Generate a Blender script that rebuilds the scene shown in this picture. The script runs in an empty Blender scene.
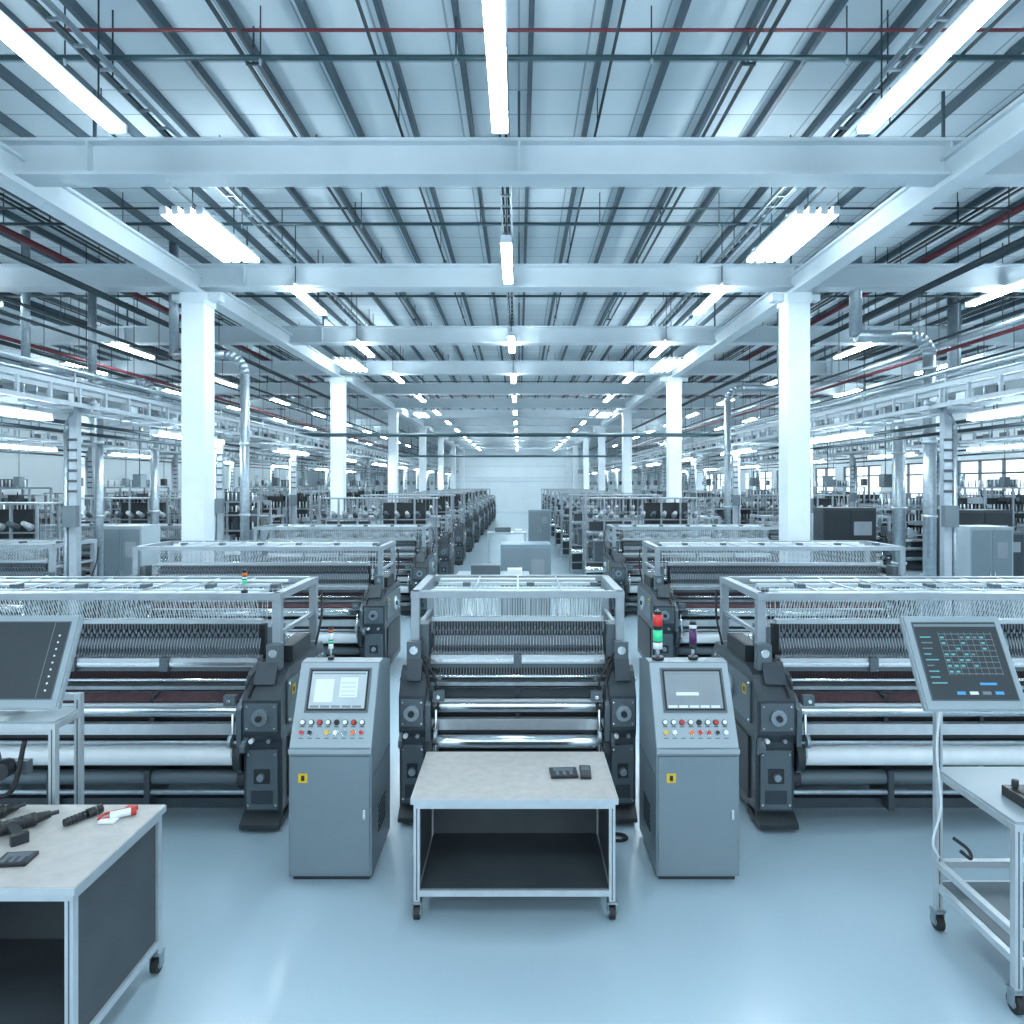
import bpy, math, random, bmesh
from mathutils import Matrix, Vector
random.seed(7)
scene = bpy.context.scene
scene.view_settings.view_transform = 'Standard'
scene.view_settings.exposure = 0.0

# ------------------------------------------------------------------ materials
MATS = {}
def mat(name, col, rough=0.5, metal=0.0, emit=None, es=0.0, noise=0.0, nscale=8.0, bump=0.0, alpha=None):
    m = bpy.data.materials.new(name); m.use_nodes = True
    nt = m.node_tree; b = nt.nodes["Principled BSDF"]
    b.inputs["Base Color"].default_value = (*col, 1)
    b.inputs["Roughness"].default_value = rough
    b.inputs["Metallic"].default_value = metal
    if emit:
        b.inputs["Emission Color"].default_value = (*emit, 1)
        b.inputs["Emission Strength"].default_value = es
    if noise > 0:
        tc = nt.nodes.new("ShaderNodeTexCoord"); n = nt.nodes.new("ShaderNodeTexNoise")
        n.inputs["Scale"].default_value = nscale; n.inputs["Detail"].default_value = 5
        r = nt.nodes.new("ShaderNodeValToRGB")
        r.color_ramp.elements[0].position = 0.3; r.color_ramp.elements[1].position = 0.7
        r.color_ramp.elements[0].color = (*[c*(1-noise) for c in col], 1)
        r.color_ramp.elements[1].color = (*[min(1, c*(1+noise)) for c in col], 1)
        nt.links.new(tc.outputs["Object"], n.inputs["Vector"])
        nt.links.new(n.outputs["Fac"], r.inputs["Fac"])
        nt.links.new(r.outputs["Color"], b.inputs["Base Color"])
        if bump > 0:
            bp = nt.nodes.new("ShaderNodeBump"); bp.inputs["Strength"].default_value = bump
            bp.inputs["Distance"].default_value = 0.01
            nt.links.new(n.outputs["Fac"], bp.inputs["Height"]); nt.links.new(bp.outputs["Normal"], b.inputs["Normal"])
    MATS[name] = m
    return m

mat("white_paint", (0.70,0.79,0.84), 0.45, noise=0.04, nscale=3)
mat("beam_paint", (0.60,0.69,0.74), 0.5, noise=0.05, nscale=2)
mat("wall_paint", (0.76,0.85,0.89), 0.6, noise=0.03, nscale=1)
mat("purlin_steel", (0.05,0.085,0.11), 0.5, 0.1, noise=0.1)
mat("pipe_dark", (0.018,0.034,0.045), 0.4, 0.2, noise=0.1)
mat("pipe_green", (0.02,0.055,0.07), 0.4, 0.2, noise=0.1)
mat("pipe_red", (0.14,0.022,0.032), 0.4, 0.1, noise=0.1)
mat("galv", (0.30,0.36,0.40), 0.35, 0.7, noise=0.12, nscale=20)
mat("chrome", (0.68,0.74,0.77), 0.18, 0.9, noise=0.05, nscale=20)
mat("alu", (0.42,0.49,0.53), 0.33, 0.5, noise=0.05, nscale=15)
mat("steel_light", (0.52,0.58,0.62), 0.3, 0.5, noise=0.06, nscale=15)
mat("frame_grey", (0.29,0.345,0.385), 0.38, 0.3, noise=0.08, nscale=10)
mat("housing", (0.038,0.052,0.064), 0.38, 0.2, noise=0.1, nscale=6)
mat("housing_mid", (0.095,0.128,0.15), 0.4, 0.15, noise=0.06, nscale=6)
mat("dark", (0.007,0.010,0.013), 0.5, 0.0, noise=0.15, nscale=12)
mat("darkgrey", (0.017,0.024,0.03), 0.5, 0.0, noise=0.1, nscale=12)
mat("panel_dark", (0.05,0.063,0.072), 0.55, noise=0.12, nscale=5)
mat("needle", (0.14,0.17,0.195), 0.35, 0.5, noise=0.15, nscale=30)
mat("yarn_white", (0.74,0.81,0.85), 0.7, noise=0.05)
mat("bobbin", (0.42,0.47,0.50), 0.7, noise=0.1)
mat("yarn_red", (0.06,0.026,0.033), 0.8, noise=0.3, nscale=30)
mat("cloth_roll", (0.70,0.76,0.79), 0.6, noise=0.04)
mat("console_grey", (0.175,0.23,0.265), 0.4, 0.1, noise=0.03, nscale=4)
mat("console_light", (0.31,0.38,0.42), 0.4, 0.1, noise=0.03, nscale=4)
mat("table_top", (0.42,0.41,0.395), 0.5, noise=0.08, nscale=18, bump=0.1)
mat("rubber", (0.012,0.014,0.016), 0.55, noise=0.1)
mat("plastic_black", (0.010,0.012,0.015), 0.35, noise=0.1)
mat("yellow", (0.70,0.46,0.02), 0.5, noise=0.03)
mat("red", (0.50,0.03,0.02), 0.4, noise=0.03)
mat("orange", (0.70,0.16,0.02), 0.5, noise=0.03)
mat("green", (0.03,0.40,0.20), 0.3, emit=(0.05,0.8,0.4), es=0.4, noise=0.03)
mat("red_lamp", (0.5,0.03,0.03), 0.3, emit=(0.9,0.05,0.04), es=0.2, noise=0.03)
mat("purple_lamp", (0.08,0.02,0.10), 0.3, noise=0.03)
mat("white_btn", (0.75,0.8,0.83), 0.4, noise=0.02)
mat("screen_dark", (0.016,0.024,0.030), 0.45, emit=(0.03,0.045,0.055), es=0.5, noise=0.15, nscale=3)
mat("screen_light", (0.35,0.42,0.46), 0.3, emit=(0.50,0.60,0.66), es=0.2, noise=0.08, nscale=6)
mat("screen_mid", (0.14,0.18,0.21), 0.3, emit=(0.2,0.26,0.3), es=0.4, noise=0.08, nscale=6)
mat("ui_light", (0.5,0.6,0.65), 0.3, emit=(0.55,0.68,0.75), es=0.35, noise=0.02)
mat("ui_grey", (0.11,0.15,0.17), 0.3, emit=(0.14,0.19,0.22), es=0.5, noise=0.02)
mat("ui_blue", (0.05,0.25,0.5), 0.3, emit=(0.1,0.4,0.8), es=0.3, noise=0.02)
mat("ui_teal", (0.08,0.28,0.30), 0.3, emit=(0.12,0.4,0.45), es=0.5, noise=0.02)
mat("tube", (1,1,1), 0.4, emit=(0.80,0.93,1.0), es=64.0)
mat("cabinet_blue", (0.17,0.26,0.32), 0.4, noise=0.05)

def floor_mat():
    m = bpy.data.materials.new("floor_epoxy"); m.use_nodes = True
    nt = m.node_tree; b = nt.nodes["Principled BSDF"]
    tc = nt.nodes.new("ShaderNodeTexCoord")
    n = nt.nodes.new("ShaderNodeTexNoise"); n.inputs["Scale"].default_value = 0.35; n.inputs["Detail"].default_value = 1
    r = nt.nodes.new("ShaderNodeValToRGB")
    r.color_ramp.elements[0].position=0.0; r.color_ramp.elements[1].position=1.0
    r.color_ramp.elements[0].color=(0.355,0.475,0.545,1); r.color_ramp.elements[1].color=(0.395,0.515,0.59,1)
    nt.links.new(tc.outputs["Object"], n.inputs["Vector"]); nt.links.new(n.outputs["Fac"], r.inputs["Fac"])
    nt.links.new(r.outputs["Color"], b.inputs["Base Color"])
    b.inputs["Roughness"].default_value = 0.2
    b.inputs["Specular IOR Level"].default_value = 0.65
    n2 = nt.nodes.new("ShaderNodeTexNoise"); n2.inputs["Scale"].default_value = 60; n2.inputs["Detail"].default_value = 2
    bp = nt.nodes.new("ShaderNodeBump"); bp.inputs["Strength"].default_value=0.03; bp.inputs["Distance"].default_value=0.002
    nt.links.new(tc.outputs["Object"], n2.inputs["Vector"]); nt.links.new(n2.outputs["Fac"], bp.inputs["Height"]); nt.links.new(bp.outputs["Normal"], b.inputs["Normal"])
    MATS["floor_epoxy"] = m
floor_mat()
def ceil_mat():
    m = bpy.data.materials.new("ceiling_panels"); m.use_nodes = True
    nt = m.node_tree; b = nt.nodes["Principled BSDF"]; b.inputs["Roughness"].default_value=0.7
    tc = nt.nodes.new("ShaderNodeTexCoord")
    br = nt.nodes.new("ShaderNodeTexBrick")
    br.offset=0.0; br.inputs["Scale"].default_value=1.0
    br.inputs["Color1"].default_value=(0.62,0.715,0.76,1); br.inputs["Color2"].default_value=(0.54,0.63,0.68,1)
    br.inputs["Mortar"].default_value=(0.28,0.36,0.41,1)
    br.inputs["Mortar Size"].default_value=0.010; br.inputs["Brick Width"].default_value=0.6; br.inputs["Row Height"].default_value=0.45
    nt.links.new(tc.outputs["Object"], br.inputs["Vector"])
    nt.links.new(br.outputs["Color"], b.inputs["Base Color"])
    MATS["ceiling_panels"]=m
ceil_mat()

# ------------------------------------------------------------------ mesh builder
class MB:
    def __init__(s):
        s.v=[]; s.f=[]; s.m=[]; s.sm=[]; s.names=[]; s.M=Matrix.Identity(4)
    def mi(s,n):
        if n not in s.names: s.names.append(n)
        return s.names.index(n)
    def add(s, vs, fs, m, smooth=False):
        o=len(s.v); k=s.mi(m)
        s.v += [tuple(s.M @ Vector(p)) for p in vs]
        for i,f in enumerate(fs):
            s.f.append(tuple(o+j for j in f)); s.m.append(k)
            s.sm.append(smooth[i] if isinstance(smooth,list) else smooth)
    def box(s,x0,x1,y0,y1,z0,z1,m):
        if x0>x1: x0,x1=x1,x0
        if y0>y1: y0,y1=y1,y0
        if z0>z1: z0,z1=z1,z0
        s.add([(x0,y0,z0),(x1,y0,z0),(x1,y1,z0),(x0,y1,z0),(x0,y0,z1),(x1,y0,z1),(x1,y1,z1),(x0,y1,z1)],
              [(0,3,2,1),(4,5,6,7),(0,1,5,4),(1,2,6,5),(2,3,7,6),(3,0,4,7)], m)
    def cbox(s,c,d,m):
        s.box(c[0]-d[0]/2,c[0]+d[0]/2,c[1]-d[1]/2,c[1]+d[1]/2,c[2]-d[2]/2,c[2]+d[2]/2,m)
    def cyl(s,p0,p1,r,m,n=14,r1=None):
        p0=Vector(p0);p1=Vector(p1); a=(p1-p0).normalized()
        if r1 is None: r1=r
        u=a.orthogonal().normalized(); w=a.cross(u)
        vs=[]
        for p,rr in ((p0,r),(p1,r1)):
            for i in range(n):
                t=2*math.pi*i/n+math.pi/n
                vs.append(p+u*math.cos(t)*rr+w*math.sin(t)*rr)
        fs=[(i,(i+1)%n,n+(i+1)%n,n+i) for i in range(n)]+[tuple(range(n-1,-1,-1)),tuple(range(n,2*n))]
        s.add(vs,fs,m,[n>5]*n+[False,False])
    def path(s,pts,r,m,n=8):
        for a,b in zip(pts[:-1],pts[1:]): s.cyl(a,b,r,m,n)
    def smooth_path(s,pts,r,m,n=8,k=6):
        P=[Vector(p) for p in pts]; P=[P[0]*2-P[1]]+P+[P[-1]*2-P[-2]]; out=[]
        for i in range(1,len(P)-2):
            for j in range(k):
                t=j/k
                out.append(.5*((2*P[i])+(P[i+1]-P[i-1])*t+(2*P[i-1]-5*P[i]+4*P[i+1]-P[i+2])*t*t+(3*P[i]-P[i-1]-3*P[i+1]+P[i+2])*t**3))
        out.append(P[-2]); s.path(out,r,m,n)
    def prism(s,poly,x0,x1,m):
        if x0>x1: x0,x1=x1,x0
        n=len(poly)
        vs=[(x0,y,z) for y,z in poly]+[(x1,y,z) for y,z in poly]
        fs=[(i,n+i,n+(i+1)%n,(i+1)%n) for i in range(n)]+[tuple(range(n)),tuple(range(2*n-1,n-1,-1))]
        s.add(vs,fs,m)
    def strand(s,x,y,z0,z1,w,m,dx=0,dy=0):
        s.add([(x-w,y,z0),(x+w,y,z0),(x+w+dx,y+dy,z1),(x-w+dx,y+dy,z1),(x,y+w*1.5,z0),(x+dx,y+dy+w*1.5,z1)],
              [(0,1,2,3),(1,4,5,2),(4,0,3,5)],m)
    def mesh(s,name):
        me=bpy.data.meshes.new(name); me.from_pydata(s.v,[],s.f)
        for n in s.names: me.materials.append(MATS[n])
        me.polygons.foreach_set("material_index",s.m); me.polygons.foreach_set("use_smooth",s.sm)
        me.update()
        bm=bmesh.new(); bm.from_mesh(me); bmesh.ops.recalc_face_normals(bm,faces=bm.faces); bm.to_mesh(me); bm.free()
        return me
    def obj(s,name,loc=(0,0,0),bevel=0.0):
        return place(s.mesh(name),name,loc,bevel)
def place(me,name,loc=(0,0,0),bevel=0.0,rz=0.0):
    o=bpy.data.objects.new(name,me); o.location=loc; o.rotation_euler[2]=rz
    scene.collection.objects.link(o)
    if bevel>0:
        b=o.modifiers.new("bevel","BEVEL"); b.width=bevel; b.segments=2; b.limit_method='ANGLE'; b.angle_limit=math.radians(50)
    return o

XL,XR,YB,YF,ZC=-17.0,15.0,-6.0,60.0,6.2
# ------------------------------------------------------------------ shell
b=MB(); b.box(XL-.2,XR+.2,YB,YF+.2,-.2,0,"floor_epoxy"); b.obj("floor")
b=MB(); b.box(XL-.2,XR+.2,YB,YF+.2,ZC,ZC+.15,"ceiling_panels"); b.obj("ceiling")
WZ0,WZ1=1.7,3.2
def sidewall(name,x0,x1,ys):
    b=MB()
    if not ys: b.box(x0,x1,YB,YF,0,ZC,"wall_paint")
    else:
        b.box(x0,x1,YB,YF,0,WZ0,"wall_paint"); b.box(x0,x1,YB,YF,WZ1,ZC,"wall_paint")
        prev=YB
        for (a,c) in ys:
            b.box(x0,x1,prev,a,WZ0,WZ1,"wall_paint"); prev=c
        b.box(x0,x1,prev,YF,WZ0,WZ1,"wall_paint")
    b.obj(name)
wins=[(8+4.2*i,8+4.2*i+3.4) for i in range(12)]
sidewall("wall_left",XL-.2,XL,[]); sidewall("wall_right",XR,XR+.2,wins)
bw=MB()
L=3.4
for yy in (0,L/3,2*L/3,L): bw.cbox((0,min(max(yy,.04),L-.04),(WZ0+WZ1)/2),(.08,.07,WZ1-WZ0),"housing_mid")
for zz in (WZ0+.035,2.75,WZ1-.035): bw.cbox((0,L/2,zz),(.08,L,.06),"housing_mid")
wm=bw.mesh("window_frame"); k=1
for a,c in wins:
    place(wm,"window_%d"%k,(XR+.06,a,0)); k+=1
b=MB(); b.box(XL,XR,YF,YF+.2,0,ZC,"wall_paint"); b.obj("wall_back")
b=MB()
for z in (2.6,2.9,3.9): b.box(XL+.1,XR-.1,YF-.05,YF-.005,z,z+.06,"beam_paint")
b.obj("trim_1")

# ------------------------------------------------------------------ roof structure
b=MB()
x=XL+.3
while x<XR:
    b.box(x-.022,x+.022,YB+.1,YF-.05,ZC-.10,ZC-.005,"purlin_steel"); x+=.6
b.obj("ceiling_purlins")
b=MB()
for x in (-13.2,-9.6,-6.3,-2.2,1.9,5.9,9.3,12.9):
    for d in (-.05,.05):
        b.box(x+d-.011,x+d+.011,YB+.1,YF-.05,5.88,5.91,"pipe_dark")
    y=YB+1
    while y<YF-1:
        b.box(x-.06,x+.06,y-.01,y+.01,5.87,5.89,"pipe_dark")
        b.cyl((x,y,5.88),(x,y,ZC-.01),.008,"pipe_dark",5)
        y+=1.8
for x in (-4.0,-1.15,.75,3.55,-8.9,-5.6,5.0,8.3):
    b.cyl((x,YB+.1,5.84),(x,YF-.05,5.84),.014,"pipe_dark",6)
    y=YB+1.9
    while y<YF-1:
        b.cyl((x,y,5.84),(x,y,ZC-.01),.006,"pipe_dark",5); b.cbox((x,y+.6,5.84),(.06,.1,.06),"galv"); y+=3.6
b.obj("conduit_track")
beamY=[2.6,6.6]+[10.3+4.0*i for i in range(13)]
bb=MB()
bb.box(XL+.01,XR-.01,-.14,.14,5.26,5.29,"beam_paint"); bb.box(XL+.01,XR-.01,-.045,.045,5.29,5.57,"beam_paint"); bb.box(XL+.01,XR-.01,-.14,.14,5.57,5.6,"beam_paint")
xx=XL+1
while xx<XR:
    bb.box(xx-.01,xx+.01,-.13,.13,5.29,5.57,"beam_paint"); xx+=4
    bb.box(xx-.012,xx+.012,-.012,.012,5.6,6.1,"purlin_steel")
bm_=bb.mesh("roof_cross_beam")
for y in beamY: place(bm_,"roof_cross_beam",(0,y,0))
CL,CR=-4.72,4.05
gg=MB()
gg.box(-.11,.11,YB,YF-.01,5.17,5.2,"beam_paint"); gg.box(-.06,.06,YB,YF-.01,5.2,5.42,"beam_paint"); gg.box(-.11,.11,YB,YF-.01,5.42,5.45,"beam_paint")
gm=gg.mesh("roof_girder")
for x in (CL,CR,-11.5,10.9): place(gm,"roof_girder",(x,0,0))
cc=MB()
cc.box(-.16,.16,-.18,.18,0,5.17,"white_paint"); cc.box(-.2,.2,-.2,.2,0,.12,"beam_paint"); cc.box(-.26,.26,-.26,.26,0,.03,"beam_paint")
cc.box(-.18,.18,-.2,.2,5.02,5.17,"white_paint"); cc.box(-.35,.35,-.08,.08,5.08,5.17,"white_paint")
cm=cc.mesh("structural_column")
for y in [10.3+8*i for i in range(7)]:
    for x in (CL,CR,-11.5,10.9): place(cm,"structural_column",(x,y,0))

# ------------------------------------------------------------------ lights
def fixture_mesh(L,tubes=1,z=5.2,hang=ZC-.01,hw=.062,sp=.15):
    b=MB()
    for t in range(tubes):
        x=(t-(tubes-1)/2)*sp
        b.box(x-hw,x+hw,-L/2,L/2,z,z+.03,"tube")
        b.box(x-hw*.84,x+hw*.84,-L/2-.03,L/2+.03,z+.038,z+.08,"white_paint")
        for s in (-1,1): b.box(x-hw*1.03,x+hw*1.03,s*L/2,s*(L/2+.03),z-.002,z+.07,"white_paint")
    w=(tubes-1)*sp/2
    for yy in (-L*.35,L*.35):
        if tubes>1: b.box(-w-.05,w+.05,yy-.02,yy+.02,z+.075,z+.10,"galv")
        b.cyl((0,yy,z+.03),(0,yy,hang),.007,"pipe_dark",5)
    return b.mesh("fluorescent_light_fixture")
f1=fixture_mesh(1.65); f4=fixture_mesh(1.55,4,hw=.035,sp=.125)
rowy=[-3.6,.4,4.75,8.95]+[14.1+4.5*i for i in range(10)]+[57.5]  # front lamps out of view, added for foreground light; last added for end wall
for y in rowy: place(f1,"fluorescent_light_fixture",(-.15,y,0))
for X,Xn,Xc in ((-3.25,-3.2,-3.5),(2.95,2.76,3.1)):
    for y in (-3.6,.4,4.75): place(f1,"fluorescent_light_fixture",(Xn,y,0))  # all but the last are out of view, added to brighten the foreground
    place(f4,"fluorescent_light_panel",(Xc,8.05,0))
    for y in [10.75,14.6]+[18.6+4.5*i for i in range(9)]+[57.5]: place(f1,"fluorescent_light_fixture",(X,y,0))  # last one in the row added to brighten the end wall
for y in (16.4,28.4): 
    for X in (-4.0,3.5): place(f4,"fluorescent_light_panel",(X+.0,y+.25,0))
for X in (-8.2,-13.2,7.1,12.6):
    for y in [1.5,5.5]+[10.2+4.6*i for i in range(10)]: place(f1,"fluorescent_light_fixture",(X,y,0))
for X in (-10.6,10.2):
    for y in [12.5+4.6*i for i in range(9)]: place(f1,"fluorescent_light_fixture",(X,y,0))
fl=fixture_mesh(2.2,1,3.1,3.235)
RL,RR=-5.2,5.0
for X in (RL,RR):
    for y in [6.6,11.1,16,21,26,31,36,41,46,51]: place(fl,"rail_light_fixture",(X,y,0))
for X in (-9.9,9.6):
    for y in [13.8,18,23,29,35,41]: place(fl,"rail_light_fixture",(X,y,0))

for X in (-3.25,-.15,2.95):
    b=MB()
    for s in (-.06,.06): b.box(X+s-.006,X+s+.006,YB+.5,YF-.1,5.64,5.69,"galv")
    y=YB+1
    while y<YF-1:
        b.box(X-.06,X+.06,y-.012,y+.012,5.645,5.665,"galv"); y+=.3
    y=YB+1.6
    while y<YF-1:
        b.cyl((X,y,5.66),(X,y,ZC-.01),.007,"pipe_dark",5); y+=2
    for s in (-.03,.03): b.cyl((X+s,YB+.5,5.675),(X+s,YF-.1,5.675),.012,"pipe_dark",6)
    b.obj("cable_tray")
b=MB()
for X,z,r,m in ((-6.6,5.66,.045,"pipe_red"),(-6.0,5.12,.045,"pipe_dark"),(-7.2,5.0,.03,"pipe_dark"),(6.0,5.70,.045,"pipe_red"),(5.6,5.1,.045,"pipe_dark"),(7.6,4.9,.05,"galv"),
                (-9.5,5.0,.04,"pipe_dark"),(-9.9,4.7,.04,"galv"),(9.3,4.9,.04,"pipe_dark"),(9.9,4.6,.04,"galv"),(-7.7,4.3,.03,"pipe_dark"),(8.4,4.2,.03,"pipe_dark"),
                (-6.8,4.1,.03,"galv"),(-10.8,4.2,.03,"galv"),(-12.2,4.6,.03,"pipe_dark"),(11.6,4.4,.03,"pipe_dark"),(6.9,4.15,.03,"galv"),(-8.8,4.9,.035,"pipe_red"),(8.0,4.9,.035,"pipe_red"),
                (-6.3,4.5,.02,"pipe_dark"),(6.4,4.6,.02,"pipe_dark")):
    b.cyl((X,YB+.5,z),(X,YF-.05,z),r,m,8)
    y=YB+2
    while y<YF-1:
        b.cyl((X,y,z),(X,y,ZC-.01),.007,"pipe_dark",5); y+=3
b.obj("service_pipes")
b=MB()
for i,y in enumerate([5.55,9.1,12.6,16.4,20.4,24.4,28.4,32.4,36.4,40.4,44.4,48.4]):
    b.cyl((XL+.05,y,5.78),(XR-.05,y,5.78),.022,"pipe_green",8)
    b.cyl((XL+.05,y-.06,5.96),(XR-.05,y-.06,5.96),.014,"pipe_red" if i%2==0 else "pipe_dark",8)
    x=XL+1
    while x<XR:
        b.cyl((x,y,5.78),(x,y,ZC-.01),.006,"pipe_dark",5); b.cyl((x,y,5.78),(x,y,5.72),.02,"galv",6,.01); x+=1.55
b.obj("sprinkler_pipes")

# ------------------------------------------------------------------ overhead conveyor rails on posts
def rail(X,name):
    b=MB(); s=-1 if X<0 else 1
    for dx,z in ((-.18,3.3),(.18,3.3),(-.18,3.52),(.18,3.52)):
        b.box(X+dx-.02,X+dx+.02,-2,YF-2,z-.025,z+.025,"frame_grey")
    y=-2
    while y<YF-2:
        b.box(X-.18,X+.18,y-.015,y+.015,3.29,3.31,"frame_grey"); b.box(X-.195,X-.165,y-.015,y+.015,3.3,3.52,"frame_grey"); b.box(X+.165,X+.195,y-.015,y+.015,3.3,3.52,"frame_grey")
        if y>0: b.cbox((X+random.choice((-.1,.1)),y+.2,3.36),(.09,.16,.1),random.choice(("housing","housing_mid","alu")))
        y+=.5
    for dx,z,m in ((.45,3.62,"galv"),(.6,3.75,"galv"),(.75,3.35,"alu"),(.42,3.05,"pipe_dark"),(.3,3.15,"pipe_dark"),(0,3.72,"galv")):
        b.cyl((X+s*dx,-2,z),(X+s*dx,YF-2,z),.022,m,8)
    y=.2
    while y<YF-2:
        b.box(X-s*.2,X+s*.8,y-.02,y+.02,3.24,3.28,"galv")
        for dx,z in ((.45,3.62),(.6,3.75),(0,3.72)): b.cyl((X+s*dx,y,3.26),(X+s*dx,y,z),.012,"galv",6)
        for dx,z in ((.42,3.05),(.3,3.15)): b.cyl((X+s*dx,y,z),(X+s*dx,y,3.25),.01,"galv",6)
        if y>9:
            b.cyl((X+s*.6,y+.5,3.75),(X+s*.6,y+.5,2.5),.008,"pipe_dark",5); b.cbox((X+s*.6,y+.5,2.45),(.12,.16,.2),random.choice(("housing","housing_mid")))
        y+=2
    for y in [8.2+4*i for i in range(12)]:
        b.box(X-.045,X+.045,y-.045,y+.045,0,3.27,"frame_grey"); b.box(X-.1,X+.1,y-.1,y+.1,0,.03,"galv")
        b.cyl((X+s*.09,y-.02,.03),(X+s*.09,y-.02,3.0),.03,"galv",10)
        pts=[(X+s*.09-s*.35*(1-math.cos(t)),y-.02,3.0+.35*math.sin(t)) for t in [i*math.pi/2/5 for i in range(6)]]
        b.path(pts,.03,"galv",10)
        b.box(X-.08,X+.08,y-.12,y-.045,1.9,2.15,"housing_mid")
        for i in range(6): b.box(X-.05,X+.05,y-.06,y-.04,2.3+i*.12,2.33+i*.12,"housing")
    b.obj(name)
rail(RL,"overhead_conveyor_rail"); rail(RR,"overhead_conveyor_rail")
rail(-9.9,"overhead_conveyor_rail"); rail(9.6,"overhead_conveyor_rail")
b=MB()
for y,z in ((17.0,3.56),(30,3.56)):
    b.cyl((RL-.3,y,z+.03),(RR+.3,y,z+.03),.045,"pipe_green",10); b.cyl((RL-.3,y+.15,z+.02),(RR+.3,y+.15,z+.02),.02,"galv",8)
b.obj("cross_pipe")

def duct(X,y,z1,sx,name="ventilation_pipe",r=.07,m="galv"):
    b=MB(); b.cyl((X,y,0),(X,y,z1),r,m,16)
    R=.3
    pts=[(X+sx*R*(1-math.cos(t)),y,z1+R*math.sin(t)) for t in [i*math.pi/2/6 for i in range(7)]]
    b.path(pts,r,m,16)
    b.cyl(pts[-1],(X+sx*1.1,y,z1+R),r,m,16)
    b.cyl((X+sx*1.1,y,z1+R-.01),(X+sx*1.1,y,ZC-.01),r,m,16)
    z=.8
    while z<z1: b.cyl((X,y,z),(X,y,z+.04),r*1.2,"alu",16); z+=1.1
    b.obj(name)
duct(-4.25,10.85,4.1,-1); duct(6.1,10.4,4.3,-1,r=.09); duct(-6.4,12.3,3.9,-1); duct(4.35,14.6,4.1,1); duct(-7.3,8.3,3.4,-1,r=.05); duct(7.6,14,3.9,1,r=.12); duct(-6.3,10.5,3.8,-1,r=.06)

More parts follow.
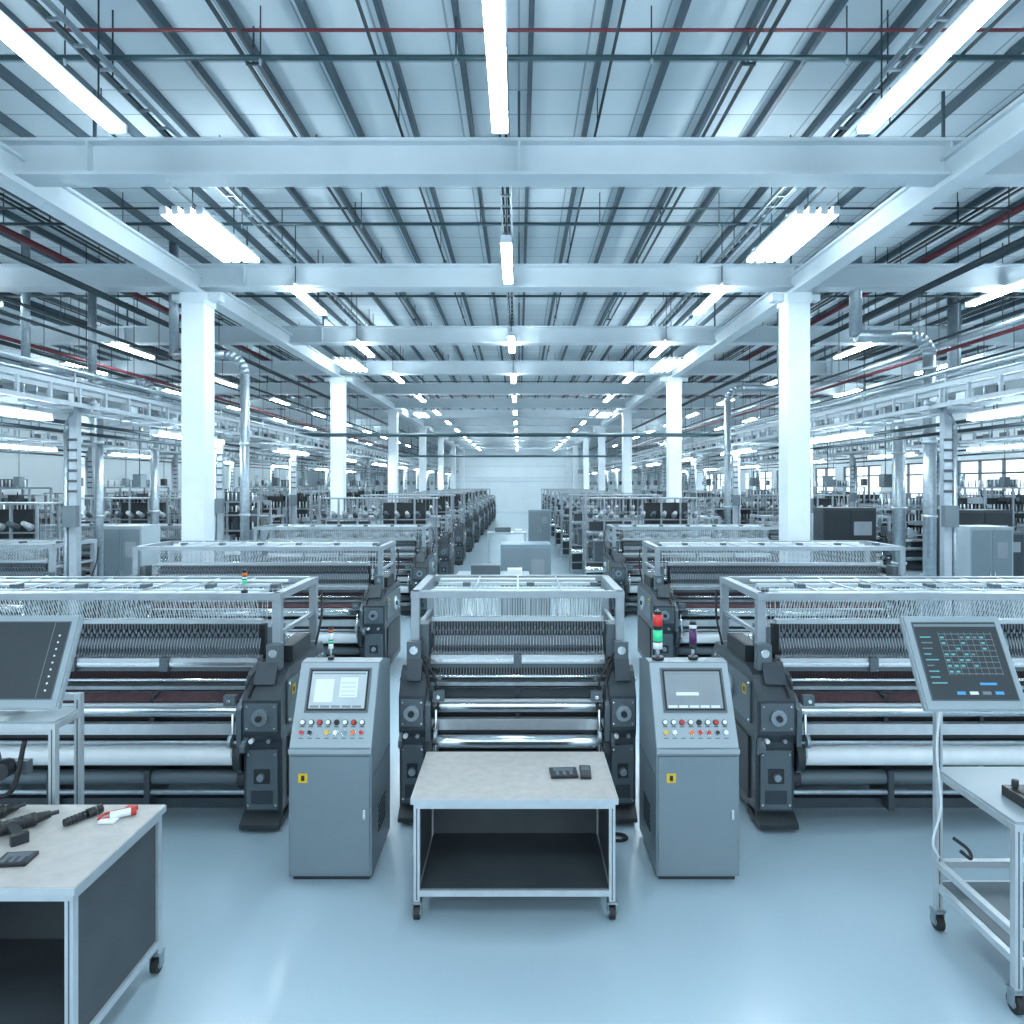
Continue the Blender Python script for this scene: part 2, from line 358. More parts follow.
# ------------------------------------------------------------------ loom
def loom_mesh(W,t,centre=False):
    b=MB(); h=W/2; hi=h-t
    for s in (-1,1):
        xo,xi=s*h,s*hi
        b.prism([(0.04,.08),(0.03,.60),(.0,.66),(.0,.90),(.10,1.05),(.16,1.08),(1.02,1.08),(1.15,.95),(1.15,.08)],xo,xi,"housing")
        xm=(xo+xi)/2; w=t/2
        b.box(xm-w*.8,xm+w*.8,.01,.05,.14,.55,"housing_mid")
        b.box(xm-w*.55,xm+w*.55,0,.02,.18,.27,"housing")
        b.box(xm-w*.85,xm+w*.85,-.018,.02,.69,.88,"housing_mid")
        for dx in (-.7,.7):
            for zz in (.71,.86): b.cyl((xm+w*dx,-.024,zz),(xm+w*dx,-.015,zz),.007,"chrome",8)
            for zz in (.17,.52): b.cyl((xm+w*dx,0.002,zz),(xm+w*dx,.012,zz),.008,"chrome",8)
        b.cyl((xm,-.05,.79),(xm,0,.79),.055,"galv",20); b.cyl((xm,-.07,.79),(xm,-.05,.79),.022,"darkgrey",16)
        b.cyl((xm-w*.5,-.02,.62),(xm-w*.5,.04,.62),.016,"white_btn",12); b.cyl((xm+w*.4,-.02,.62),(xm+w*.4,.04,.62),.014,"galv",12)
        b.box(xm-w*.4,xm+w*.4,.0,.02,.32,.42,"darkgrey"); b.cyl((xm,-.03,.37),(xm,.01,.37),.025,"galv",14)
        b.prism([(-.06,.56),(-.06,.60),(.04,.66),(.04,.5)],xm-w*.95,xm-w*.7,"housing_mid")
        b.prism([(.03,1.0),(.10,1.14),(.18,1.14),(.18,1.0)],xm-w*.5,xm+w*.6,"housing")
        b.box(xo,xo+s*.012,.12,1.0,.7,1.0,"housing_mid"); b.box(xo,xo+s*.015,.15,1.0,.16,.6,"darkgrey")
        b.box(xo+s*.01,xo+s*.016,.2,.27,.88,.95,"yellow"); b.box(xo+s*.015,xo+s*.018,.22,.25,.895,.93,"dark")
        b.cyl((xo,.6,.84),(xo+s*.04,.6,.84),.09,"alu",24); b.cyl((xo+s*.04,.6,.84),(xo+s*.055,.6,.84),.03,"darkgrey",12)
        b.cyl((xo,.85,.8),(xo+s*.03,.85,.8),.04,"galv",18)
        for yy in (.14,.98):
            for zz in (.72,.98): b.cyl((xo,yy,zz),(xo+s*.02,yy,zz),.012,"chrome",8)
        for yy in (.10,1.05):
            b.cyl((xm,yy,0),(xm,yy,.025),.055,"rubber",16); b.cyl((xm,yy,.02),(xm,yy,.1),.02,"chrome",8)
        b.prism([(-.05,.03),(-.05,.06),(.05,.12),(.2,.12),(.2,.03)],xm-w,xm+w,"darkgrey")
        for (yy,zz,r) in ((.06,.5,.11),(.12,.80,.085),(.3,.95,.06),(.1,.33,.07)):
            b.cyl((xi,yy,zz),(xi-s*.05,yy,zz),r,"darkgrey",20); b.cyl((xi-s*.05,yy,zz),(xi-s*.08,yy,zz),r*.6,"galv",20)
        b.prism([(-.02,.74),(-.02,.84),(.1,.92),(.3,.92),(.3,.4),(.0,.4)],xi,xi-s*.035,"housing_mid")
        b.cyl((xi-s*.06,-.01,.62),(xi-s*.085,-.01,.62),.045,"galv",20); b.cyl((xi-s*.07,.0,.5),(xi-s*.07,.02,.8),.012,"chrome",8)
        b.box(xi-s*.05,xi-s*.13,.0,.05,.86,.93,"housing_mid"); b.cyl((xi-s*.09,-.02,.895),(xi-s*.09,.0,.895),.014,"chrome",10)
        xp=s*(h-.09)
        for yy in (.2,1.08):
            b.box(xp-.03,xp+.03,yy-.03,yy+.03,1.08,1.60,"frame_grey")
        b.box(xp-.032,xp+.032,.165,1.115,1.565,1.615,"frame_grey")
        b.box(xp-.015,xp+.015,.23,1.05,1.30,1.33,"frame_grey")
        b.box(xp-.05,xp+.05,.1,.18,1.08,1.26,"housing_mid"); b.cyl((xp,.09,1.2),(xp,.1,1.2),.03,"chrome",16)
        b.box(xp-.06,xp+.06,.35,.8,1.08,1.2,"darkgrey")
        b.box(xp-.04-s*.05,xp+.04-s*.05,.24,.4,1.12,1.36,"housing_mid")
        b.smooth_path([(xp-s*.05,.15,1.12),(xp-s*.13,.02,.95),(xp-s*.12,.04,.7),(xp-s*.07,.05,.4)],.011,"rubber",8)
        b.smooth_path([(xp-s*.03,.15,1.2),(xp-s*.16,.05,1.0),(xp-s*.17,.06,.75),(xp-s*.1,.05,.55)],.007,"rubber",8)
        b.smooth_path([(xo-s*.03,1.1,1.5),(xo+s*.0,1.0,1.3),(xo-s*.02,.9,1.08)],.01,"rubber",6)
    for yy in (.2,1.08): b.box(-h+.06,h-.06,yy-.03,yy+.03,1.565,1.615,"frame_grey")
    b.box(-hi,hi,.5,.54,1.57,1.595,"beam_paint"); b.box(-hi,hi,.78,.82,1.57,1.595,"beam_paint")
    b.box(-hi,hi,.26,.34,1.59,1.605,"white_paint"); b.box(-hi,hi,.92,.98,1.59,1.605,"white_paint")
    nx=int(W/.35)
    for i in range(1,nx):
        x=-hi+2*hi*i/nx; b.box(x-.008,x+.008,.2,1.08,1.6,1.61,"alu")
    for i in range(int(W/.5)):
        x=-hi+.25+.5*i; b.box(x-.03,x+.03,.52,.6,1.6,1.63,"housing_mid")
    n=int(2*hi/.02)
    for i in range(n):
        x=-hi+.02+i*(2*hi-.04)/(n-1)
        b.strand(x,.40,1.38,1.57,.0035,"yarn_white",0,-.1)
        if i%2==0: b.strand(x,.85,1.1,1.57,.003,"yarn_white",0,.05)
        if i%3==0: b.strand(x,.62,1.2,1.57,.003,"bobbin",0,.0)
    b.box(-hi,hi,.36,.43,1.36,1.39,"alu")
    n=int(2*hi/.022)
    for i in range(n):
        x=-hi+.02+i*(2*hi-.04)/(n-1)
        b.strand(x,.36,1.16,1.36,.005,"needle",0,.0)
        b.box(x-.007,x+.007,.335,.36,1.27+.02*(i%2),1.30+.02*(i%2),"needle")
        b.strand(x+.011,.33,1.12,1.25,.004,"galv",0,.04)
        b.box(x+.005,x+.015,.315,.335,1.15,1.185,"housing_mid")
        b.strand(x+.006,.30,.94,1.03,.0045,"yarn_red" if not centre else "needle",0,.03)
        b.strand(x,.205,.88,.93,.003,"needle",0,.03)
    b.box(-hi,hi,.44,.50,1.12,1.34,"darkgrey")
    b.box(-hi,hi,.29,.40,1.055,1.12,"steel_light"); b.box(-hi,hi,.275,.29,1.07,1.095,"chrome")
    b.box(-hi,hi,.31,.38,1.02,1.05,"housing_mid")
    b.box(-hi,hi,.34,.40,.90,1.03,"dark")
    b.box(-hi,hi,.2,.3,.915,.94,"galv"); b.cyl((-hi,.24,.975),(hi,.24,.975),.012,"chrome",10)
    b.prism([(.10,.87),(.34,.93),(.34,.92),(.10,.855)],-hi,hi,"yarn_red" if not centre else "darkgrey")
    b.cyl((-hi,.12,.80),(hi,.12,.80),.052,"chrome",24)
    b.box(-hi,hi,.04,.07,.845,.862,"steel_light")
    b.cyl((-hi,.22,.88),(hi,.22,.88),.022,"chrome",14)
    b.box(-hi,hi,.06,.12,.64,.715,"steel_light"); b.box(-hi,hi,.07,.10,.615,.635,"darkgrey")
    b.box(-hi,hi,.18,.22,.42,.88,"dark")
    if centre:
        b.cyl((-hi,.06,.56),(hi,.06,.56),.05,"chrome",24)
    else:
        b.cyl((-hi,.02,.60),(hi,.02,.60),.014,"galv",14)
        b.cyl((-hi+.07,.06,.5),(hi-.07,.06,.5),.068,"cloth_roll",28)
    b.cyl((-hi,.1,.33),(hi,.1,.33),.05,"housing_mid",20); b.cyl((-hi,.06,.24),(hi,.06,.24),.018,"galv",12)
    b.box(-hi,hi,.12,.24,.10,.17,"housing"); b.box(-hi,hi,.9,1.02,.10,.2,"housing")
    b.box(-hi,hi,.3,.33,.2,.95,"dark"); b.box(-hi,hi,1.0,1.04,.2,1.1,"housing")
    b.cyl((-hi,.85,.62),(hi,.85,.62),.22,"bobbin",28)
    b.cyl((-hi,1.0,1.1),(hi,1.0,1.1),.04,"chrome",16)
    k=int(W/.8)
    for i in range(1,k):
        x=-hi+2*hi*i/k
        b.box(x-.02,x+.02,.03,.3,.12,.4,"housing"); b.box(x-.015,x+.015,.1,.3,.6,.9,"darkgrey")
        b.box(x-.03,x+.03,.26,.3,1.03,1.13,"housing_mid")
    return b.mesh("weaving_loom")
lmW=loom_mesh(3.25,.27); lmC=loom_mesh(1.68,.19,True)
place(lmC,"weaving_loom",(-.01,4.95,0),0.003)
LY=[4.85,8.6]+[12.6+4*i for i in range(10)]
for i,y in enumerate(LY):
    for X in (-3.275,3.275): place(lmW,"weaving_loom",(X,y,0),0.003 if i==0 else 0)
for i,y in enumerate(LY[1:]):
    place(lmW,"weaving_loom",(-7.6,y+.3,0))
    if i%2: place(lmW,"weaving_loom",(-13.6,y+.3,0))
    if i>1: place(lmW,"weaving_loom",(7.5,y+.3,0))
    if i>3: place(lmW,"weaving_loom",(12.9,y+.3,0))

def creel():
    b=MB()
    for x in (-1.2,-.8,-.4,0,.4,.8,1.2):
        for y in (0,.5): b.box(x-.018,x+.018,y-.018,y+.018,0,2.1,"frame_grey")
    b.box(-1.2,1.2,.1,.4,.1,.75,"housing"); b.box(-1.0,-.3,.05,.45,.75,1.2,"housing_mid"); b.box(.2,.9,.08,.4,.75,1.05,"darkgrey")
    b.cyl((-1.2,-.05,.6),(1.2,-.05,.6),.07,"chrome",16); b.cyl((-1.2,.2,1.35),(1.2,.2,1.35),.05,"galv",12)
    for z in (.3,.75,1.2,1.65,2.1):
        for y in (0,.5): b.box(-1.2,1.2,y-.012,y+.012,z-.012,z+.012,"frame_grey")
        if 1.1<z<2:
            for i in range(11):
                x=-1.1+i*.22
                b.cyl((x,0,z+.08),(x,-.17,z+.16),.06,"bobbin" if i%3 else "housing_mid",10,.035)
    b.box(-1.1,-.2,.2,.35,1.3,1.6,"housing"); b.box(.1,1.0,.2,.35,1.35,2.0,"darkgrey")
    for i in range(30): b.strand(-1.15+i*.079,.4,1.2,2.08,.003,"yarn_white")
    b.box(-1.25,1.25,-.02,.52,2.08,2.11,"frame_grey")
    return b.mesh("yarn_creel_rack")
cr=creel()
for i,y in enumerate([10.75,14.75,18.75,22.75,26.75,30.75,34.75,38.75,42.75]):
    for X in (-8.6,-14.2,7.6,13.0):
        if X>0 and i<2: continue
        place(cr,"yarn_creel_rack",(X,y,0))
    if i>0:
        for X in (-3.0,2.6): place(cr,"yarn_creel_rack",(X,y,0))
def spinner(seed,H):
    R=random.Random(seed); b=MB(); W=1.05
    b.box(-W,W,.08,.72,.05,.9,"housing"); b.box(-W-.06,-W+.2,0,.8,0,1.55,"housing_mid"); b.box(W-.2,W+.06,0,.8,0,1.35,"console_grey")
    b.box(-W+.2,W-.2,.3,.5,.9,H-.25,"darkgrey")
    for x in (-W,-W/3,W/3,W):
        for y in (.02,.78): b.box(x-.022,x+.022,y-.022,y+.022,.05,H,"frame_grey")
    for z in (1.0,1.35,1.7,H):
        if z>H: continue
        for y in (.02,.78): b.box(-W,W,y-.018,y+.018,z-.02,z+.02,"frame_grey")
        for i in range(20):
            x=-W+.18+i*.092
            b.cyl((x,.12,z+.03),(x,.12,z+.2),.02,"yarn_white" if i%2 else "galv",6,.014)
    for i in range(26):
        x=R.uniform(-W+.15,W-.15); z=R.uniform(.2,H-.2); w=R.uniform(.03,.16); h=R.uniform(.03,.14); d=R.uniform(.02,.1)
        b.box(x-w,x+w,.08-d,.3,z-h,z+h,R.choice(["housing","housing_mid","alu","darkgrey","frame_grey","console_light"]))
    for z in (.35,.62,.85): b.cyl((-W+.2,.0,z),(W-.2,.0,z),.045,R.choice(["chrome","galv","cloth_roll"]),14)
    for i in range(5):
        x=R.uniform(-W,W); b.smooth_path([(x,.1,H-.1),(x+.1,0,H-.5),(x+.02,.02,1.0)],.012,"rubber",6,3)
    b.cyl((-W+.4,.4,H),(-W+.4,.4,H+.35),.06,"galv",12); b.box(.1,.6,.2,.6,H,H+.22,"housing_mid")
    return b.mesh("spinning_machine")
s1=spinner(1,2.0); s2=spinner(5,2.3); s3=spinner(9,1.8)
for X,y,m in ((-12.4,8.2,s2),(-15.3,8.4,s1),(-12.7,11.6,s1),(-10.9,13.5,s3),(-12.6,16.5,s2),(-15.3,15.6,s1),(-11.2,19.5,s2),(-10.8,24.6,s1),(-13.2,24.6,s3),(-6.9,19.7,s2),(-6.9,15.7,s1),
              (11.8,17.2,s2),(13.6,20.2,s1),(10.8,19.2,s3),(10.8,24.0,s2),(10.4,28.6,s1),(-6.9,27.7,s2),(6.5,19.7,s1),(-11.3,32.6,s2),(10.1,32.6,s3),(-6.9,23.7,s3),(-15.4,18.0,s2)):
    place(m,"spinning_machine",(X,y,0))

def cabinet(w,d,h,m="housing_mid",door="darkgrey"):
    b=MB(); b.box(-w/2,w/2,0,d,.08,h,m); b.box(-w/2+.03,w/2-.03,.03,d-.03,0,.08,"dark")
    for s in (-1,1): b.box(s*.01,s*(w/2-.03),-.012,0,.12,h-.05,door); b.box(s*.03,s*.045,-.03,-.012,h*.5,h*.5+.12,"chrome")
    for i in range(5): b.box(-w/2+.08,-.06,-.016,-.01,.2+i*.03,.21+i*.03,"dark")
    b.box(.08,w/2-.1,-.018,-.01,h*.7,h*.85,"screen_mid")
    return b.mesh("electrical_cabinet")
c1=cabinet(1.1,.6,1.9,"housing","darkgrey"); c2=cabinet(.7,.6,1.7,"console_light","console_grey"); c3=cabinet(.75,.6,1.5,"cabinet_blue","console_grey"); c4=cabinet(.9,.6,1.4,"housing_mid","housing")
for X,y,c in ((8.9,13.4,c1),(7.7,11.4,c2),(10.1,14.6,c4),(13.5,15.6,c1),(-6.6,11.6,c2),(.1,10.4,c3),(-9.9,12.45,c4),(.7,24,c3),(12.2,13.5,c4),(6.9,14.6,c1)):
    place(c,"electrical_cabinet",(X,y,0))
def trolley(w,d,h):
    b=MB()
    b.box(-w/2,w/2,0,d,h-.04,h,"alu"); b.box(-w/2+.02,w/2-.02,.02,d-.02,.3,.33,"housing_mid")
    for x in (-w/2+.025,w/2-.025):
        for y in (.025,d-.025):
            b.box(x-.02,x+.02,y-.02,y+.02,.1,h-.04,"alu"); b.cyl((x-.02,y,.05),(x+.02,y,.05),.05,"rubber",14); b.box(x-.015,x+.015,y-.015,y+.015,.08,.12,"galv")
    b.box(-w*.3,w*.1,.1,d-.1,h,h+.12,"housing_mid"); b.box(w*.2,w*.4,.1,d-.2,h,h+.07,"white_btn")
    return b.mesh("transport_trolley")
tm=trolley(.95,.5,1.22)
place(tm,"transport_trolley",(-.34,9.0,0)); place(tm,"transport_trolley",(-.3,17,0))
def cone():
    b=MB(); b.box(-.18,.18,-.18,.18,0,.03,"orange"); b.cyl((0,0,.03),(0,0,.7),.13,"orange",18,.025); b.cyl((0,0,.3),(0,0,.42),.092,"white_btn",18,.07)
    return b.mesh("traffic_cone")
cn=cone()
for X,y in ((4.6,9.95),(4.72,10.5)): place(cn,"traffic_cone",(X,y,0))

# ------------------------------------------------------------------ control consoles
def console(name,X,y,flip,screen):
    b=MB(); w=.25
    b.box(-w+.02,w-.02,.02,.58,0,.05,"darkgrey")
    b.prism([(0,.03),(0,.795),(.245,1.262),(.36,1.262),(.60,1.20),(.60,.03)],-w,w,"console_grey")
    b.box(-w+.012,w-.012,-.012,0,.05,.755,"console_grey"); b.box(-w,w,-.02,.02,.775,.80,"console_light")
    b.box(w-.05,w-.035,-.02,-.01,.38,.44,"chrome")
    b.box(-w+.06,-w+.115,-.0145,-.011,.60,.655,"yellow"); 
    b.prism([(-.0165,.612),(-.0165,.643),(-.014,.643),(-.014,.612)],-w+.078,-w+.098,"dark")
    for s in (-1,1):
        for i in range(6): b.box(s*w,s*(w+.004),.2,.42,.2+i*.03,.212+i*.03,"darkgrey")
        b.box(s*w,s*(w+.006),.05,.55,.62,.625,"housing_mid")
    L=math.hypot(.245,.467); ca,sa=.245/L,.467/L
    b.M=Matrix(((1,0,0,0),(0,ca,-sa,0),(0,sa,ca,.795),(0,0,0,1)))
    b.box(-w+.004,w-.004,.01,L-.008,0,.008,"console_light")
    sx=.185; s0,s1=.225,.475
    b.box(-sx-.012+.01,sx+.012+.01,s0-.012,s1+.012,.008,.016,"housing_mid")
    b.box(-sx+.01,sx+.01,s0,s1,.016,.019,"dark")
    b.box(-sx+.022,sx-.002,s0+.012,s1-.012,.019,.0205,screen)
    sc="ui_grey" if screen=="screen_light" else "ui_light"
    for i in range(5): b.box(-sx+.03+i*.066,-sx+.085+i*.066,s0+.016,s0+.03,.0205,.0212,sc)
    b.box(-sx+.03,sx-.01,s1-.03,s1-.02,.0205,.0212,"ui_grey")
    if screen=="screen_light":
        b.box(-sx+.05,-.02,s0+.05,s1-.06,.0205,.0212,"ui_light"); b.box(.02,.13,s0+.08,s1-.05,.0205,.0212,"ui_light")
        for i in range(4): b.box(.03,.12,s0+.09+i*.025,s0+.093+i*.025,.0212,.0216,"ui_grey")
    else:
        for i in range(7): b.box(-sx+.04,sx-.03,s0+.045+i*.022,s0+.0465+i*.022,.0205,.0212,"ui_grey")
        for i in range(10): b.box(-sx+.045+i*.03,-sx+.047+i*.03,s0+.04,s1-.04,.0205,.0212,"ui_grey")
        b.box(-.1,.04,s0+.09,s0+.11,.0212,.0216,"ui_light")
    cols=["white_btn","white_btn","red","white_btn","dark","white_btn","red","white_btn"]
    cols2=["red","darkgrey","white_btn","yellow","white_btn","cabinet_blue","orange","red"]
    for i in range(8):
        x=-.185+i*.052
        b.cyl((x,.155,.008),(x,.155,.02),.017,"darkgrey",16); b.cyl((x,.155,.02),(x,.155,.028),.013,cols[i],16)
        b.box(x-.014,x+.014,.128,.133,.008,.009,"darkgrey")
        if i not in (2,): 
            b.cyl((x,.095,.008),(x,.095,.02),.017,"chrome",16); b.cyl((x,.095,.02),(x,.095,.03),.013,cols2[(i+(3 if flip else 0))%8],16)
        b.box(x-.014,x+.014,.062,.066,.008,.009,"darkgrey")
    b.M=Matrix.Identity(4)
    return b.obj(name,(X,y,0),.004)
console("control_console",-1.14,4.23,False,"screen_light")
console("control_console",1.08,4.23,True,"screen_mid")
def tower(name,X,y,z,secs,r=.03):
    b=MB(); b.cyl((0,0,0),(0,0,.02),r*1.3,"darkgrey",20); b.cyl((0,0,.02),(0,0,.07),r*.4,"alu",12); zz=.07
    for m,h in secs:
        b.cyl((0,0,zz),(0,0,zz+h-.006),r,m,20); b.cyl((0,0,zz+h-.006),(0,0,zz+h),r*1.06,"darkgrey",20); zz+=h
    b.cyl((0,0,zz),(0,0,zz+.015),r*.8,"darkgrey",20)
    b.obj(name,(X,y,z))
tower("signal_tower_light",.90,4.54,1.263,[("white_btn",.05),("green",.08),("dark",.02),("red_lamp",.08)])
tower("signal_tower_light",1.13,4.55,1.263,[("darkgrey",.03),("purple_lamp",.10),("white_btn",.03)],.024)
tower("signal_tower_light",-1.22,4.54,1.263,[("cloth_roll",.04),("green",.02),("cloth_roll",.05),("orange",.02)],.015)
tower("signal_tower_light",-1.98,5.05,1.617,[("green",.03),("yarn_white",.02),("orange",.03)],.018)

# ------------------------------------------------------------------ casters / carts
def caster(b,x,y,r=.04):
    b.cyl((x-.016,y,r),(x+.016,y,r),r,"rubber",20); b.cyl((x-.02,y,r),(x+.02,y,r),r*.45,"alu",14)
    b.box(x-.026,x-.02,y-.02,y+.025,r*.7,r*2+.02,"galv"); b.box(x+.02,x+.026,y-.02,y+.025,r*.7,r*2+.02,"galv")
    b.box(x-.028,x+.028,y-.03,y+.03,r*2+.012,r*2+.022,"galv")
def profile_table(name,x0,x1,y0,y1,h,zs,backpanel=True,loc=(0,0,0),mid=None):
    b=MB(); p=.034; c=.1
    b.box(x0-.012,x1+.012,y0-.012,y1+.012,h-.028,h,"table_top")
    b.box(x0-.014,x1+.014,y0-.016,y0-.010,h-.032,h-.002,"steel_light"); b.box(x0-.016,x0-.010,y0-.012,y1+.012,h-.032,h-.002,"steel_light"); b.box(x1+.010,x1+.016,y0-.012,y1+.012,h-.032,h-.002,"steel_light")
    xs=[x0,x1-p]+([mid] if mid else [])
    for x in xs:
        for y in (y0,y1-p):
            b.box(x,x+p,y,y+p,c,h-.028,"steel_light")
            b.box(x+p*.4,x+p*.6,y-.001,y,c+.01,h-.06,"housing_mid")
    for z in (h-.028-p,zs):
        b.box(x0+p,x1-p,y0,y0+p,z,z+p,"steel_light"); b.box(x0+p,x1-p,y1-p,y1,z,z+p,"steel_light")
        b.box(x0,x0+p,y0+p,y1-p,z,z+p,"steel_light"); b.box(x1-p,x1,y0+p,y1-p,z,z+p,"steel_light")
    b.box(x0+p,x1-p,y0+p*.5,y1-p*.5,zs+p-.006,zs+p+.004,"panel_dark")
    if backpanel: b.box(x0+p,x1-p,y1-p*.7,y1-p*.4,zs+p,h-.06,"panel_dark")
    b.box(x0+p*.4,x0+p*.7,y0+p,y1-p,zs+p,h-.06,"panel_dark"); b.box(x1-p*.7,x1-p*.4,y0+p,y1-p,zs+p,h-.06,"panel_dark")
    if mid: b.box(mid+p*.3,mid+p*.6,y0+p,y1-p,zs+p,h-.06,"panel_dark")
    for x in (x0+p/2,x1-p/2):
        for y in (y0+p/2,y1-p/2): caster(b,x,y)
    return b.obj(name,loc,.0025)
profile_table("mobile_workbench",-.58,.53,3.85,4.50,.675,.13)
profile_table("mobile_workbench",-3.2,-1.765,2.77,3.46,.81,.13,mid=-2.6)

def gadget(name,X,y,z,w,l,rz):
    b=MB(); b.box(-w/2,w/2,-l/2,l/2,0,.016,"plastic_black"); b.box(-w*.38,w*.38,l*.02,l*.4,.014,.018,"housing_mid")
    b.box(-w/2+.004,w/2-.004,-l/2+.004,l/2-.004,.012,.0168,"darkgrey")
    for i in range(3):
        for j in range(3): b.cyl((-w*.25+i*w*.25,-l*.1-j*l*.12,.014),(-w*.25+i*w*.25,-l*.1-j*l*.12,.021),w*.07,"housing_mid",10)
    o=b.obj(name,(X,y,z+.001),.002); o.rotation_euler[2]=rz
gadget("digital_gauge",.265,4.16,.675,.16,.13,.05)
gadget("handheld_remote",.395,4.17,.675,.065,.17,-.05)
def drill(name,p,rz,sc=1.0):
    b=MB(); b.M=Matrix.Scale(sc,4)
    b.cyl((-.13,0,.036),(.03,0,.036),.034,"plastic_black",20); b.cyl((.03,0,.036),(.05,0,.036),.036,"darkgrey",20)
    b.cyl((.05,0,.036),(.12,0,.036),.03,"plastic_black",20,.02); b.cyl((.12,0,.036),(.16,0,.036),.012,"housing",12)
    for i in range(4): b.cyl((-.11+i*.03,0,.036),(-.10+i*.03,0,.036),.036,"darkgrey",20)
    b.prism([(-.02,.02),(-.16,.01),(-.165,.045),(-.02,.06)],-.09,-.04,"plastic_black")
    b.prism([(-.155,.0),(-.19,.0),(-.19,.055),(-.155,.055)],-.105,-.025,"darkgrey")
    o=b.obj(name,(p[0],p[1],p[2]+.001),.002); o.rotation_euler[2]=rz
drill("cordless_screwdriver",(-2.28,3.23,.81),.85,.85); drill("cordless_screwdriver",(-2.48,3.31,.81),.95,.8)
def torch(name,p,rz,L=.17,r=.022):
    b=MB()
    b.cyl((-L/2,0,r),(L*.1,0,r),r*.8,"plastic_black",18); b.cyl((L*.1,0,r),(L*.5,0,r),r,"plastic_black",18)
    for i in range(5): b.cyl((-L/2+.015+i*.016,0,r),(-L/2+.023+i*.016,0,r),r*.88,"darkgrey",18)
    b.cyl((L*.3,0,r),(L*.34,0,r),r*1.0,"galv",18)
    o=b.obj(name,(p[0],p[1],p[2]+.001)); o.rotation_euler[2]=rz
torch("hand_torch",(-2.06,3.31,.81),1.05)
b=MB()
b.cyl((-.035,-.02,.02),(.04,.025,.02),.018,"cloth_roll",16); b.cyl((.04,.025,.02),(.06,.037,.02),.019,"red",16)
b.box(-.01,.04,.05,.09,0,.022,"red"); b.box(-.07,.01,-.06,-.02,0,.012,"white_btn")
b.smooth_path([(-.035,-.02,.012),(-.08,-.03,.007),(-.09,.02,.007),(-.06,.05,.007),(-.01,.07,.01)],.006,"red",8)
b.obj("cable_tester",(-1.90,3.33,.811),.002)
gadget("handheld_meter",-2.12,2.95,.81,.13,.1,.1)

# ------------------------------------------------------------------ monitor stations
def monitor(b,x0,x1,yb,zb,yt,zt,style):
    L=math.hypot(yt-yb,zt-zb); ca,sa=(yt-yb)/L,(zt-zb)/L
    b.M=Matrix(((1,0,0,0),(0,ca,-sa,yb),(0,sa,ca,zb),(0,0,0,1)))
    b.box(x0,x1,0,L,-.05,0,"console_light"); b.box(x0-.006,x1+.006,-.006,L+.006,-.03,-.012,"alu")
    f=.035
    b.box(x0+f-.006,x1-f+.006,f-.006+.01,L-f+.006,0,.003,"housing_mid")
    b.box(x0+f,x1-f,f+.01,L-f,.003,.005,"screen_dark")
    sx0,sx1,s0,s1=x0+f,x1-f,f+.01,L-f
    W=sx1-sx0;H=s1-s0
    if style=="grid":
        b.box(sx0,sx1,s1-.02,s1-.006,.005,.0056,"ui_grey")
        for i in range(8): b.box(sx0+W*.27,sx1-W*.08,s0+H*(.32+.075*i),s0+H*(.328+.075*i),.005,.0056,"ui_grey")
        for i in range(9): b.box(sx0+W*(.27+.08*i),sx0+W*(.275+.08*i),s0+H*.3,s0+H*.88,.005,.0056,"ui_grey")
        R=random.Random(3)
        for i in range(7):
            for j in range(7):
                if R.random()<.5: b.box(sx0+W*(.285+.08*i),sx0+W*(.33+.08*i),s0+H*(.34+.075*j),s0+H*(.365+.075*j),.005,.0058,R.choice(["ui_teal","ui_grey","ui_teal"]))
        for j in range(9): b.box(sx0+W*.04,sx0+W*(.12+.1*R.random()),s0+H*(.2+.075*j),s0+H*(.215+.075*j),.005,.0058,R.choice(["ui_teal","ui_grey"]))
        for i in range(4): b.box(sx0+W*(.3+.15*i),sx0+W*(.4+.15*i),s0+H*.06,s0+H*.1,.005,.0058,["ui_blue","ui_light","ui_grey","ui_blue"][i])
        b.box(sx0+W*.6,sx0+W*.8,s0+H*.18,s0+H*.21,.005,.0058,"ui_blue")
    else:
        b.box(sx1-W*.13,sx1-W*.125,s0,s1,.005,.0056,"ui_grey")
        for j in range(9): b.cyl((sx1-W*.06,s0+H*(.1+.09*j),.004),(sx1-W*.06,s0+H*(.1+.09*j),.007),.005,"ui_light",12)
    b.M=Matrix.Identity(4)
def frame_cart(x0,x1,y0,y1,h,zl,post,mon):
    b=MB(); p=.034
    for x in (x0,x1-p):
        for y in (y0,y1-p):
            top=post if (y>y0) else h
            b.box(x,x+p,y,y+p,.09,top,"steel_light"); b.box(x+p*.4,x+p*.6,y-.001,y,.12,top-.03,"housing_mid")
            caster(b,x+p/2,y+p/2,.045)
    for z in ([h-p,zl,zl+.12] ):
        b.box(x0+p,x1-p,y0,y0+p,z,z+p,"steel_light"); b.box(x0+p,x1-p,y1-p,y1,z,z+p,"steel_light")
        b.box(x0,x0+p,y0+p,y1-p,z,z+p,"steel_light"); b.box(x1-p,x1,y0+p,y1-p,z,z+p,"steel_light")
    b.box(x0+.005,x1-.005,y0+.005,y1-.005,h,h+.012,"console_light")
    b.box(x0+.03,x1-.03,y0+.02,y1-.02,zl+p-.004,zl+p+.004,"housing_mid")
    b.box(x0+p,x1-p,y1-p,y1,post-p,post,"alu")
    xm=(max(mon[0],x0)+min(mon[1],x1))/2
    ym=(mon[2]+mon[4])/2
    b.box(xm-.04,xm+.04,ym+.03,y1-.01,post-.03,post+.03,"galv"); b.cyl((xm,ym+.06,post),(xm,ym+.06,(mon[3]+mon[5])/2-.04),.025,"alu",14)
    monitor(b,*mon)
    return b
b=frame_cart(2.24,3.0,3.16,3.79,.86,.22,1.27,(2.0,2.49,3.42,1.30,3.64,1.71,"grid"))
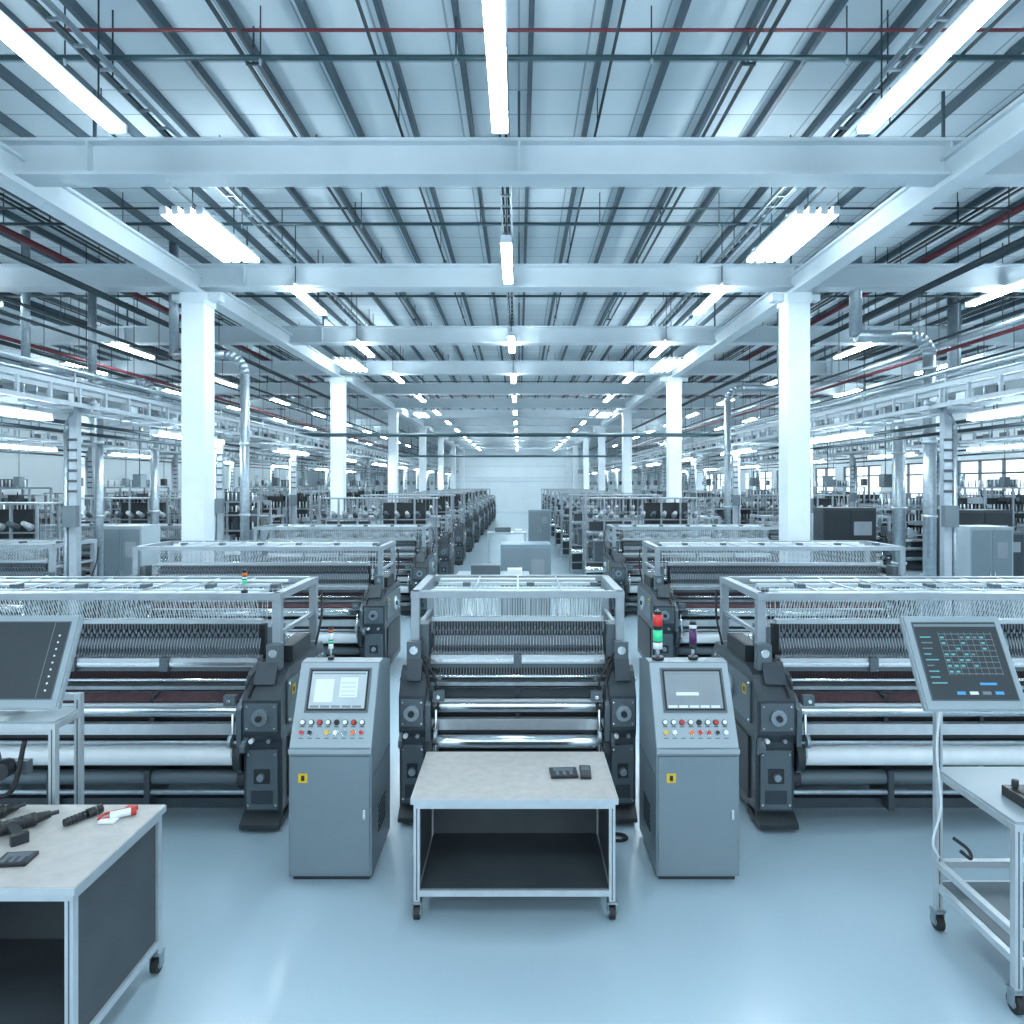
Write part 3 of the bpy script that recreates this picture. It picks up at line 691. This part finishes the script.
b.smooth_path([(2.26,3.74,1.25),(2.22,3.72,1.0),(2.23,3.7,.7),(2.2,3.72,.5),(2.25,3.75,.4)],.006,"white_btn",8)
b.smooth_path([(2.27,3.66,.55),(2.31,3.6,.52),(2.29,3.55,.5),(2.25,3.57,.53)],.009,"rubber",8)
b.obj("monitor_cart",(0,0,0),.002)
b=MB()
b.box(-.09,.09,-.12,.12,0,.05,"plastic_black"); b.box(-.07,.07,-.1,.05,.05,.056,"darkgrey"); b.cyl((-.05,.08,.05),(-.05,.08,.09),.015,"darkgrey",12)
b.obj("handheld_terminal",(2.46,3.32,.874),.004)
b=frame_cart(-3.1,-2.36,3.56,3.80,1.18,.22,1.27,(-2.95,-2.30,3.47,1.29,3.66,1.71,"plain"))
b.cyl((-2.72,3.5,1.0),(-2.72,3.56,1.0),.09,"housing_mid",24); b.cyl((-2.72,3.48,1.0),(-2.72,3.5,1.0),.05,"galv",20)
b.box(-2.95,-2.5,3.56,3.6,.92,.99,"housing_mid"); b.cyl((-2.6,3.5,.96),(-2.6,3.57,.96),.045,"darkgrey",20)
b.smooth_path([(-2.72,3.5,.9),(-2.66,3.5,.84),(-2.55,3.52,.86),(-2.5,3.54,1.1)],.012,"rubber",8)
b.obj("monitor_cart",(0,0,0),.002)
b=MB()
b.smooth_path([(.66+.07*math.cos(t),4.72+.05*math.sin(t),.012+t*.001) for t in range(0,13)],.009,"rubber",6,3)
b.obj("power_cable")
# ------------------------------------------------------------------ world & camera
w=bpy.data.worlds.new("World"); scene.world=w; w.use_nodes=True
bg=w.node_tree.nodes["Background"]; bg.inputs[0].default_value=(0.74,0.89,1.0,1); bg.inputs[1].default_value=2.4
cam=bpy.data.cameras.new("Camera"); co=bpy.data.objects.new("Camera",cam); scene.collection.objects.link(co)
cam.sensor_width=36; cam.sensor_fit='HORIZONTAL'; cam.lens=36*700/1024
cam.shift_x=-7/1024; cam.shift_y=-28/1024
co.location=(0,0,2.4); co.rotation_euler=(math.pi/2,0,0); cam.clip_end=200
scene.camera=co
